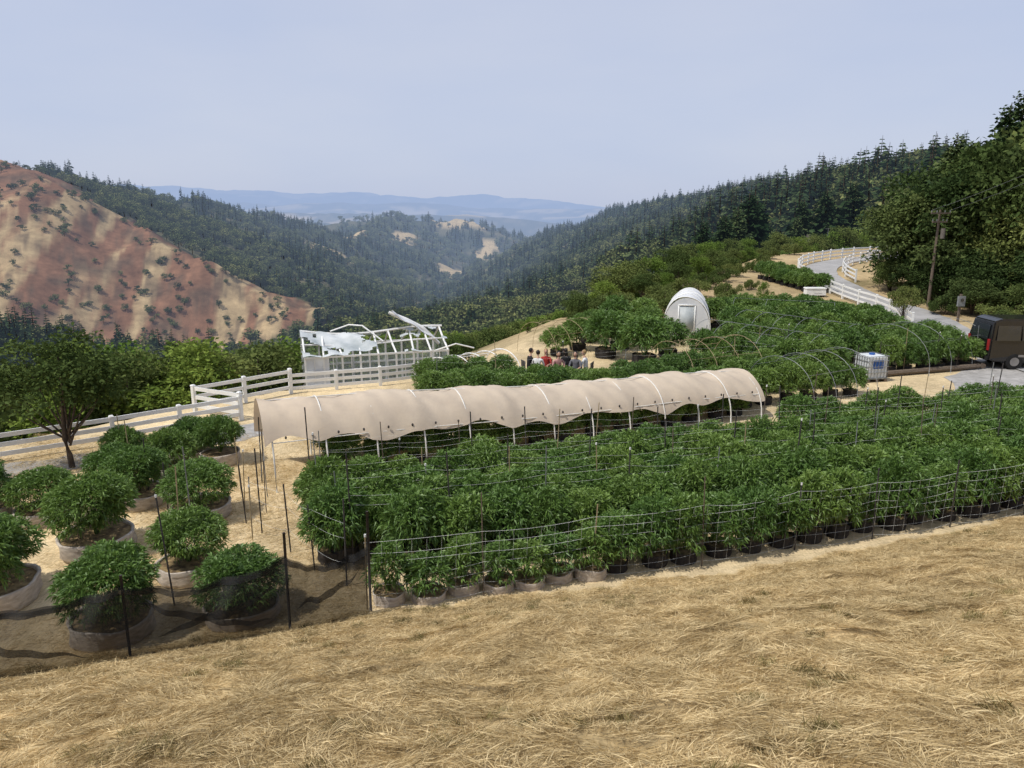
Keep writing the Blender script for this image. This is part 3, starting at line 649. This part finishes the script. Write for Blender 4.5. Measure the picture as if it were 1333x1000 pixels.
# old gable greenhouse on the lower step: glazed frame, torn cover, bent roof beam
b=B();gz=-9.0;g0=Vector((-9.9,34.6,gz));gd=Vector((.95,.31,0)).normalized();gp=Vector((-gd.y,gd.x,0));GL=7.0;GW=3.6;EH=2.15;RH=3.15
b.T=Matrix.Translation(g0)@Matrix(((gd.x,gp.x,0,0),(gd.y,gp.y,0,0),(0,0,1,0),(0,0,0,1)))
n=8
def sagz(x): return -.18*math.sin(x/GL*5)-.22*x/GL
for q in range(n+1):
    x=GL*q/n;k_=.06*math.sin(q*2.3)
    b.box((x,0,EH/2),(.09,.09,EH),'white');b.box((x,GW,EH/2),(.09,.09,EH),'white')
    b.tube([(x,-.08,EH),(x+k_,GW*.25,(EH+RH)/2+sagz(x)*.6+k_),(x+k_*2,GW/2,RH+sagz(x)),(x+k_,GW*.75,(EH+RH)/2+sagz(x)*.5),(x,GW+.08,EH)],.05,'white')
    if q<n: b.box((x+GL/n/2,-.01,EH/2),(.035,.035,EH-.1),'white')
for y,z in ((0,EH),(GW,EH),(0,.05),(0,EH*.36),(0,EH*.68),(GW,EH*.5)): b.box((GL/2,y-.05*(y==0),z),(GL+.1,.06,.09),'white')
b.tube([(x,GW/2,RH+sagz(x)+.03) for x in np.linspace(-.1,GL+.1,14)],.06,'white')
b.tube([(x,GW*.25,(RH+EH)/2+sagz(x)*.6) for x in np.linspace(-.1,GL+.1,14)],.035,'white')
b.add([(0,.02,.1),(GL*.16,.02,.1),(GL*.16,.02,EH-.05),(0,.02,EH-.05)],[(0,1,2,3)],'wcloth')
b.add([(GL*.16,.02,.1),(GL,.02,.1),(GL,.02,EH-.05),(GL*.16,.02,EH-.05)],[(0,1,2,3)],'poly')
b.add([(0,GW,.1),(GL,GW,.1),(GL,GW,EH-.05),(0,GW,EH-.05)],[(0,1,2,3)],'poly')
for x in (0,GL): b.add([(x,0,.1),(x,GW,.1),(x,GW,EH),(x,GW/2,RH+sagz(x)-.05),(x,0,EH)],[(0,1,2,3,4)],'poly')
def rf(u,v):
    x=-.1+(GL+.2)*u;y=-.15+(GW/2+.15)*v
    return Vector((x,y,EH+(RH-EH+sagz(x))*v+.07+.10*math.sin(u*13+v*4)*math.sin(v*3.1)+.05*math.sin(u*37+v*9)))
def torn(u,v): return float(fbm(np.array([u*9]),np.array([v*3.2]),55,3)[0])>.49-.05*(u>.5)
b.grid(rf,84,18,'torn',torn)
def rf2(u,v):
    p=rf(u,v);return Vector((p.x,GW-p.y,p.z))
b.grid(rf2,40,10,'torn',lambda u,v:float(fbm(np.array([u*5+9]),np.array([v*3]),57,3)[0])>.48)
b.tube([(GL*.98,GW*.4,EH+.1),(GL*.86,GW*.42,RH-.05),(GL*.74,GW*.45,RH+.40),(GL*.62,GW*.48,RH+.80)],[.09,.11,.12,.08],'white',8)
b.grid(lambda u,v:Vector((GL*(.97-.33*u),GW*(.32+.16*v)+.05*math.sin(u*9),EH+.2+(RH-EH+.6)*u**.9+.10*math.sin(v*3.1)+.05*math.sin(u*14))),16,5,'wcloth')
b.tube([(GL*.55,GW*.2,RH-.5),(GL*.42,GW*.4,RH+.22),(GL*.33,GW*.5,RH+.25),(GL*.2,GW*.6,RH-.1)],.04,'white')
b.tube([(GL*.9,0,EH),(GL*1.05,-.3,EH+.35),(GL*1.18,-.4,EH+.1)],.04,'white')
b.obj('greenhouse')
# ------------------------------------------------------------------ black netting fence
b=B();NP=[(-9.9,8.6),(-8.5,9.3),(-5.9,10.1),(-3.7,11.0),(-2.5,11.75)]
zs=[Hs(x,y) for x,y in NP]
hts=[1.4,1.4,1.3,1.4,1.35]
def netf(u,v):
    f=u*4;i_=min(int(f),3);g_=f-i_
    x=NP[i_][0]*(1-g_)+NP[i_+1][0]*g_;y=NP[i_][1]*(1-g_)+NP[i_+1][1]*g_;z=Hs(x,y)
    hh=hts[i_]*(1-g_)+hts[i_+1]*g_;sag=.22*4*g_*(1-g_)
    fold=.045*math.sin(u*64+3*math.sin(v*3))+.03*math.sin(u*131-v*5)
    return Vector((x+.3*fold,y-fold-.05-.12*math.sin(v*3.1)*abs(math.sin(u*12)),z-.04+(hh-sag)*v+.015*math.sin(u*50)))
b.grid(netf,170,14,'net')
b.grid(lambda u,v:netf(u,.93+.07*v)+Vector((.02,-.03,-.02)),170,2,'net')
for u0,u1,v0,v1 in ((.02,.24,.2,.75),(.27,.46,.85,.25),(.52,.73,.8,.3),(.78,.98,.35,.8),(.55,.74,.35,.75)):
    b.grid(lambda u,v,u0=u0,u1=u1,v0=v0,v1=v1:netf(u0+(u1-u0)*u,max(0,min(1,v0+(v1-v0)*u+(v-.5)*.12*math.sin(math.pi*u)+.04*math.sin(u*6))))+Vector((0,-.05,0)),26,2,'net')
for (x,y),z,h_ in zip(NP,zs,[1.5,1.5,1.4,1.75,1.9]):
    b.tube([(x,y+.03,z-.3),(x+.02,y+.03,z+h_)],.024,'tpost')
b.obj('black_netting_fence',True)

# ------------------------------------------------------------------ trellis stakes and strings
def trellis(x0,y0,x1,y1,sp=1.9,h0=1.3,h1=2.2,net=False,lines=(.9,1.2,1.45),z=-7):
    b=B();n=max(2,int(math.hypot(x1-x0,y1-y0)/sp));pp=[]
    for q in range(n+1):
        t=q/n;x=x0+(x1-x0)*t+random.uniform(-.15,.15);y=y0+(y1-y0)*t+random.uniform(-.08,.08);hh=random.uniform(h0,h1);lean=(random.uniform(-.06,.06),random.uniform(-.04,.04))
        m_=random.choice(['tpost','steel','bamboo','tpost','wood']);b.tube([(x,y,z-.2),(x+lean[0]*hh,y+lean[1]*hh,z+hh)],.012 if m_!='tpost' else .016,m_,5)
        if random.random()<.25: b.tube([(x+lean[0]*hh,y+lean[1]*hh,z+hh-.05),(x+lean[0]*hh,y+lean[1]*hh,z+hh)],.02,'white',5)
        pp.append((x,y))
    for l in lines:
        pts=[]
        for a_,c_ in zip(pp[:-1],pp[1:]):
            sg=random.uniform(.03,.10);dl=random.uniform(-.03,.03)
            for s_ in range(5):
                t=s_/5;pts.append((a_[0]+(c_[0]-a_[0])*t,a_[1]+(c_[1]-a_[1])*t,z+l-sg*4*t*(1-t)+dl*t*(1-t)*4))
        pts.append((*pp[-1],z+l));b.tube(pts,.0026 if net else .0018,'string',3,False)
    if net:
        for a_,c_ in zip(pp[:-1],pp[1:]):
            for s_ in range(8):
                t=s_/8;x=a_[0]+(c_[0]-a_[0])*t;y=a_[1]+(c_[1]-a_[1])*t;b.tube([(x,y,z+.1),(x+.04,y,z+max(lines)-.03)],.0015,'string',3,False)
    return b.obj('trellis_net')
trellis(-2.5,11.85,14.2,16.75,2.1,1.4,2.1,True,(.15,.35,.55,.75,.95,1.15,1.35))
for k_ in range(1,NR):
    t=k_/(NR-1);trellis(-2.6-2.2*t-.3,12.9+4.4*t,13.8+3.4*t,17.9+5.3*t,1.9,1.6,2.45,False,(1.3,1.5))
trellis(-5.6,15.1,-3.2,12.8,1.1,1.3,1.9,False,(.5,1.0,1.3));trellis(-6.6,18.4,-5.6,15.3,1.0,1.4,2.1,False,(1.2,))
trellis(-8,16,-10.5,19,1.2,1.4,2.0,False,());trellis(-6.9,14.6,-6.1,12.2,1.2,1.5,2.3,False,());trellis(-12.4,15,-9.9,12.4,1.1,1.4,2.2,False,());trellis(-6.9,17.6,-5.8,14.9,.9,1.2,1.8,False,())
trellis(9,21.9,17.4,23.8,2.0,1.5,2.3,False,(1.3,1.45));trellis(-3,28,12,31.0,2.2,1.4,2.2,False,(1.3,1.5))
trellis(16,31.4,21.4,33.2,1.4,1.5,2.1,False,(.6,1.0,1.4));trellis(14.2,29.8,9.3,35.5,1.5,1.5,2.2,False,(1.2,1.4))

b=B();b.tube([(16.2,31.2,-6.85),(21.2,32.8,-6.85)],.12,'wood',8);b.tube([(21.4,32.8,-6.85),(21.9,36.6,-6.85)],.12,'wood',8);b.obj('timber_bed_edge')

# water tote
b=B();b.T=Matrix.Translation((15.2,30.6,-7))@Matrix.Rotation(.25,4,'Z')
for x in (-.42,0,.42): b.box((x,0,.06),(.12,.95,.12),'wood')
b.box((0,0,.145),(1.0,.95,.03),'steel')
b.box((0,0,.62),(.9,.86,.86),'tank',0,.985);b.box((0,0,1.08),(.78,.74,.05),'tank',0,.9);b.tube([(0,0,1.10),(0,0,1.17)],.12,'blue',14)
b.box((0,-.44,.75),(.5,.01,.35),'blue')
for x in np.linspace(-.48,.48,7):
    for y in (-.46,.46): b.tube([(x,y,.16),(x,y,1.1)],.011,'steel',5)
for y in np.linspace(-.46,.46,7):
    for x in (-.48,.48): b.tube([(x,y,.16),(x,y,1.1)],.011,'steel',5)
for z in (.18,.42,.66,.9,1.1): b.tube([(-.48,-.47,z),(.48,-.47,z),(.48,.47,z),(-.48,.47,z),(-.48,-.47,z)],.013,'steel',5)
b.obj('water_tote')
b=B();zz=Hs(23.6,58);b.T=Matrix.Translation((23.6,57.6,zz));b.box((0,0,.35),(1.5,.7,.5),'white',0,.97);b.box((0,0,.64),(1.56,.76,.08),'white',0,.95)
for x in (-.6,.6):
    for y in (-.25,.25): b.box((x,y,.05),(.1,.1,.12),'tpost')
b.tube([(-.3,-.38,.5),(-.3,-.42,.5),(.3,-.42,.5),(.3,-.38,.5)],.015,'steel');b.obj('storage_chest')

# ------------------------------------------------------------------ van (rear towards the garden)
b=B();VL=5.76
b.T=Matrix.Translation((21.6,33.7,-6.98))@Matrix.Rotation(math.radians(-4),4,'Z')@Matrix.Translation((VL,0,0))@Matrix.Rotation(math.pi,4,'Z')
prof=[(0.02,.42),(0.0,.78),(.10,1.02),(.80,1.22),(1.42,1.98),(1.75,2.17),(2.6,2.26),(5.3,2.26),(5.62,2.14),(5.74,1.3),(5.76,.45),(5.5,.34),(.3,.30)]
def hw(z): return .98 if z<1.15 else .98-.16*((z-1.15)/1.1)
vs=[(x,-hw(z),z) for x,z in prof]+[(x,hw(z),z) for x,z in prof];n=len(prof)
fs=[tuple(range(n)),tuple(range(n,2*n))[::-1]]+[(i_,i_+n,(i_+1)%n+n,(i_+1)%n) for i_ in range(n)]
bm=bmesh.new();bv=[bm.verts.new(v) for v in vs]
for f in fs: bm.faces.new([bv[q] for q in f])
bmesh.ops.recalc_face_normals(bm,faces=bm.faces);bmesh.ops.bevel(bm,geom=list(bm.edges),offset=.05,segments=2,affect='EDGES')
bm.verts.index_update();b.add([v.co.copy() for v in bm.verts],[[v.index for v in f.verts] for f in bm.faces],'carpaint');bm.free()
for sgn in (-1,1):
    def wp(x,z,o_=.012): return (x,sgn*(hw(z)+o_),z)
    for (xa,xb,xc,xd) in ((1.12,1.98,1.98,1.62),(2.06,2.06,3.2,3.2),(3.28,3.28,4.4,4.4),(4.48,4.48,5.5,5.45)):
        if xa<1.5: q=[wp(1.12,1.30),wp(2.0,1.30),wp(2.0,1.95),wp(1.62,1.95)]
        else: q=[wp(xa,1.30),wp(xc,1.30),wp(xd,1.97),wp(xb,1.97)]
        b.add(q,[(0,1,2,3)],'glass')
    b.box((2.9,sgn*.995,.62),(3.2,.03,.10),'chrome')
    for x in (.98,4.62):
        b.tube([(x,sgn*.74,.35),(x,sgn*1.0,.35)],.36,'rubber',24);b.tube([(x,sgn*.99,.35),(x,sgn*1.012,.35)],.20,'chrome',16)
    b.box((1.55,sgn*1.12,1.35),(.12,.2,.26),'carpaint')
    b.box((.06,sgn*.70,.83),(.16,.36,.17),'chrome');b.box((5.76,sgn*.82,1.1),(.05,.14,.5),'red')
    b.box((3.1,sgn*.998,1.1),(.16,.03,.03),'chrome')
b.add([(.86,-.78,1.27),(.86,.78,1.27),(1.36,.74,1.94),(1.36,-.74,1.94)],[(0,1,2,3)],'glass')
b.add([(5.775,-.7,1.32),(5.775,.7,1.32),(5.68,.66,1.98),(5.68,-.66,1.98)],[(0,1,2,3)],'glass');b.box((5.79,0,.5),(.1,1.8,.18),'rubber');b.box((5.77,0,.9),(.03,.5,.13),'tank')
b.box((-.01,0,.82),(.05,.9,.2),'chrome');b.box((-.01,0,.45),(.10,1.7,.16),'rubber')
b.obj('parked_van')

# ------------------------------------------------------------------ power pole + wires
b=B();px,py=30.3,53.6;pz=Hs(px,py)
b.tube([(px,py,pz-.5),(px,py,0.1)],[.12,.07],'wood',10)
for z,w in ((-.15,1.7),(-.75,1.3)):
    b.box((px,py-.12,z),(w,.09,.11),'wood',.3)
    for s_ in (-.46,-.2,.2,.46): b.tube([(px+w*s_,py-.12+w*s_*.3,z+.05),(px+w*s_,py-.12+w*s_*.3,z+.2)],.03,'steel',8)
b.tube([(px+.28,py-.2,-1.9),(px+.28,py-.2,-1.2)],.15,'stucco',12)
for s_ in (-.46,.46):
    a_=Vector((px+1.7*s_,py-.12+.5*s_,.06));c_=Vector((30+s_,12,14))
    b.tube([a_.lerp(c_,t)-Vector((0,0,1.6*4*t*(1-t))) for t in np.linspace(0,1,16)],.008,'steel',4,False)
    c_=Vector((70+s_,110,4));b.tube([a_.lerp(c_,t)-Vector((0,0,1.2*4*t*(1-t))) for t in np.linspace(0,1,10)],.008,'steel',4,False)
b.obj('utility_pole')
b=B();x,y=28.9,47.5;z=Hs(x,y);b.box((x,y,z+.9),(.12,.12,1.8),'wood');b.box((x,y-.1,z+1.35),(.45,.14,.65),'steel');b.tube([(x,y-.18,z+1.45),(x,y-.24,z+1.45)],.1,'glass',12);b.obj('electric_meter_post')

def house(name,x,y,z,L_,W_,h,rz,wall='siding',roof='roof'):
    b=B();b.T=Matrix.Translation((x,y,z))@Matrix.Rotation(rz,4,'Z');b.box((0,0,h/2-1),(L_,W_,h+2),wall)
    rh=W_*.22
    for s_ in (-1,1):
        b.add([(-L_/2-.4,s_*(W_/2+.5),h-.05),(L_/2+.4,s_*(W_/2+.5),h-.05),(L_/2+.4,0,h+rh),(-L_/2-.4,0,h+rh),(-L_/2-.4,s_*(W_/2+.5),h-.2),(L_/2+.4,s_*(W_/2+.5),h-.2),(L_/2+.4,0,h+rh-.15),(-L_/2-.4,0,h+rh-.15)],[(0,1,2,3),(4,5,6,7),(0,1,5,4),(0,3,7,4),(1,2,6,5)],roof)
        b.box((0,s_*(W_/2+.52),h-.12),(L_+.8,.05,.18),'white')
    for x_ in (-L_/2,L_/2): b.add([(x_,-W_/2,h),(x_,W_/2,h),(x_,0,h+rh-.15)],[(0,1,2)],wall)
    for x_ in np.linspace(-L_*.36,L_*.36,4):
        b.box((x_,-W_/2-.02,h*.58),(1.1,.06,1.1),'white');b.box((x_,-W_/2-.05,h*.58),(.95,.05,.95),'glass')
    b.box((L_*.12,-W_/2-.02,h*.4),(.95,.07,h*.78),'stucco')
    b.box((-L_*.3,.6,h+rh*.9),(.7,.7,1.3),'stucco');b.tube([(L_*.2,0,h+rh-.2),(L_*.2,0,h+rh+1.5)],.03,'steel');b.tube([(L_*.2-.5,0,h+rh+1.4),(L_*.2+.5,0,h+rh+1.4)],.02,'steel')
    return b.obj(name)
house('distant_house',46.5,113,-7.4,5,5,2.3,.1)
house('garden_shed',34.5,43.5,-7,3.6,3,1.5,-.5,'stucco')

# ------------------------------------------------------------------ people (seated) and chairs
def person(x,y,face,shirt,hair,longh=True,lean=.08,arm=0.0):
    par=bpy.data.objects.new('seated_person',None);link(par);par.location=(x,y,-7);par.rotation_euler=(0,0,face)
    J={'pel':(0,0,.50),'sp':(0,lean*.4,.72),'ch':(0,lean,.93),'nk':(0,lean+.01,1.08),'hd':(0,lean+.03,1.16)};R={'pel':.135,'sp':.125,'ch':.135,'nk':.055,'hd':.055}
    Ed=[('pel','sp'),('sp','ch'),('ch','nk'),('nk','hd')]
    for s_,n in ((-1,'l'),(1,'r')):
        q=arm*s_
        J.update({'sh'+n:(s_*.18,lean,1.0),'el'+n:(s_*.25,lean+.08,.76),'wr'+n:(s_*.14,.34+q*.05,.68+abs(q)*.2),'pa'+n:(s_*.12,.42,.67+abs(q)*.2),'hp'+n:(s_*.10,.04,.49),'kn'+n:(s_*.13,.44,.50),'an'+n:(s_*.13,.46,.10),'to'+n:(s_*.14,.62,.05)})
        R.update({'sh'+n:.062,'el'+n:.043,'wr'+n:.028,'pa'+n:.034,'hp'+n:.09,'kn'+n:.06,'an'+n:.04,'to'+n:.038})
        Ed+=[('ch','sh'+n),('sh'+n,'el'+n),('el'+n,'wr'+n),('wr'+n,'pa'+n),('pel','hp'+n),('hp'+n,'kn'+n),('kn'+n,'an'+n),('an'+n,'to'+n)]
    ks=list(J);me=bpy.data.meshes.new('body');me.from_pydata([J[k] for k in ks],[(ks.index(a_),ks.index(c_)) for a_,c_ in Ed],[])
    ob=bpy.data.objects.new('body_tmp',me);root.objects.link(ob);ob.modifiers.new('s','SKIN');sv=me.skin_vertices[0].data
    for i_,k in enumerate(ks): sv[i_].radius=(R[k],R[k]*(.8 if k in('sp','ch','pel') else 1));sv[i_].use_root=(k=='pel')
    md=ob.modifiers.new('ss','SUBSURF');md.levels=2
    dg=bpy.context.evaluated_depsgraph_get();m2=bpy.data.meshes.new_from_object(ob.evaluated_get(dg));bpy.data.objects.remove(ob)
    m2.materials.clear()
    for m_ in (shirt,'jean','skin','rubber'): m2.materials.append(M[m_])
    for f in m2.polygons:
        c=f.center;f.use_smooth=True
        if c.z<.11: k=3
        elif c.z<.60 and abs(c.x)<.24 and (c.y>.12 or c.z<.56) and not(c.y>.28 and c.z>.60): k=1
        elif c.z>1.07: k=2
        elif c.y>lean+.14 and c.z>.58: k=2
        else: k=0
        f.material_index=k
    link(bpy.data.objects.new('body',m2),par)
    b=B();hc=(0,lean+.05,1.27)
    def hf(u):
        v=u.copy()
        if v.z<0: v.x*=1+.28*v.z;v.y*=1+.10*v.z
        if v.y>.85 and abs(v.z+.1)<.3: v.y+=.14
        return v
    b.ell(hc,(.076,.094,.118),'skin',20,14,hf)
    for s_ in (-1,1):
        b.ell((s_*.03,hc[1]+.088,hc[2]+.012),(.011,.007,.007),'sh_white',8,6);b.ell((s_*.03,hc[1]+.093,hc[2]+.012),(.005,.004,.005),'hair_d',6,5)
        b.ell((s_*.078,hc[1]-.005,hc[2]),(.01,.018,.03),'skin',8,6);b.box((s_*.03,hc[1]+.094,hc[2]+.034),(.026,.006,.005),hair)
    b.ell((0,hc[1]+.083,hc[2]-.058),(.024,.008,.007),'sh_red',8,6)
    b.ell((0,hc[1]-.018,hc[2]+.024),(.088,.098,.112),hair,18,12,lambda u:Vector((u.x,min(u.y,.72-.5*max(0,-u.z)),max(u.z,-.55 if u.y<.2 else .25))))
    if longh: b.ell((0,hc[1]-.07,hc[2]-.13),(.085,.045,.18),hair,14,10)
    for s_ in (-1,1):
        px_,py_,pz_=s_*.12,.42,.67+abs(arm)*.2
        for q in range(4):
            x0=px_+(q-1.5)*.019;l_=(.062,.075,.07,.055)[q];b.tube([(x0,py_+.01,pz_),(x0,py_+.01+l_*.55,pz_-.008),(x0,py_+.01+l_*.85,pz_-.032)],[.0095,.0088,.0065],'skin',7)
        b.tube([(px_-s_*.03,py_-.02,pz_),(px_-s_*.055,py_+.015,pz_-.005),(px_-s_*.058,py_+.045,pz_-.015)],[.011,.010,.007],'skin',7)
    b.obj('head_and_hands',True,par)
    c=B();c.T=Matrix.Translation((x,y,-7))@Matrix.Rotation(face,4,'Z')
    c.box((0,.02,.375),(.44,.44,.04),'tpost');c.box((0,-.24,.74),(.42,.03,.28),'tpost')
    for s_ in (-.2,.2):
        c.tube([(s_,.2,0),(s_,-.2,.37),(s_,-.26,.9)],.014,'steel');c.tube([(s_,-.24,0),(s_,.2,.36)],.014,'steel')
    c.obj('folding_chair')
for x,y,f,sh_,hr,lh,ar in [(1.05,29.95,-.3,'sh_white','hair_d',False,0),(1.45,30.5,2.9,'sh_red','hair_b',True,.3),(1.9,29.9,3.3,'sh_pink','hair_d',True,0),(2.3,30.4,.4,'sh_black','hair_d',True,.4),(2.65,29.9,2.8,'sh_grey','hair_d',True,0),(3.1,30.1,1.2,'sh_white','hair_b',False,.2),(.7,30.5,-1.2,'sh_black','hair_d',False,0)]:
    person(x,y,f,sh_,hr,lh,.07,ar)

# ------------------------------------------------------------------ light, sky, camera
el=math.radians(58);azs=math.atan2(-.62,-.30)
w=bpy.data.worlds.new('World');sc.world=w;w.use_nodes=True;nt=w.node_tree;N,L=nt.nodes,nt.links;N.clear()
ow=N.new('ShaderNodeOutputWorld');bg=N.new('ShaderNodeBackground');bg.inputs[1].default_value=.1
sk=N.new('ShaderNodeTexSky');sk.sky_type='NISHITA';sk.sun_disc=False;sk.sun_elevation=el;sk.sun_rotation=azs;sk.altitude=500;sk.air_density=1.0;sk.dust_density=2.5;sk.ozone_density=1.0
tc=N.new('ShaderNodeTexCoord');mp=N.new('ShaderNodeMapping');mp.inputs['Scale'].default_value=(1,1,3.5);L.new(tc.outputs['Generated'],mp.inputs[0])
nz_=N.new('ShaderNodeTexNoise');nz_.inputs['Scale'].default_value=2.2;nz_.inputs['Detail'].default_value=5;nz_.inputs['Roughness'].default_value=.5;L.new(mp.outputs[0],nz_.inputs['Vector'])
cr_=N.new('ShaderNodeValToRGB');cr_.color_ramp.elements[0].color=(5.6,6.3,8.2,1);cr_.color_ramp.elements[1].color=(6.3,6.8,8.3,1);cr_.color_ramp.elements[0].position=.35;cr_.color_ramp.elements[1].position=.7;L.new(nz_.outputs[0],cr_.inputs[0])
mx=N.new('ShaderNodeMix');mx.data_type='RGBA';mx.inputs[0].default_value=.84;L.new(sk.outputs[0],mx.inputs[6]);L.new(cr_.outputs[0],mx.inputs[7])
L.new(mx.outputs[2],bg.inputs[0]);L.new(bg.outputs[0],ow.inputs[0])
sl=bpy.data.lights.new('sun','SUN');sl.energy=3.6;sl.angle=math.radians(.6);sl.color=(1,.95,.87);so=link(bpy.data.objects.new('sun',sl))
sd=Vector((math.sin(azs)*math.cos(el),math.cos(azs)*math.cos(el),math.sin(el)));so.rotation_euler=sd.to_track_quat('Z','Y').to_euler();so.location=(0,0,60)
cd=bpy.data.cameras.new('camera');cam=link(bpy.data.objects.new('camera',cd));cd.sensor_width=36;cd.lens=960/1333*36;cd.clip_start=.05;cd.clip_end=80000
cam.location=(0,0,0);cam.rotation_euler=(math.radians(90-13.2),0,0);sc.camera=cam
sc.view_settings.view_transform='Standard';sc.view_settings.look='None';sc.view_settings.exposure=0
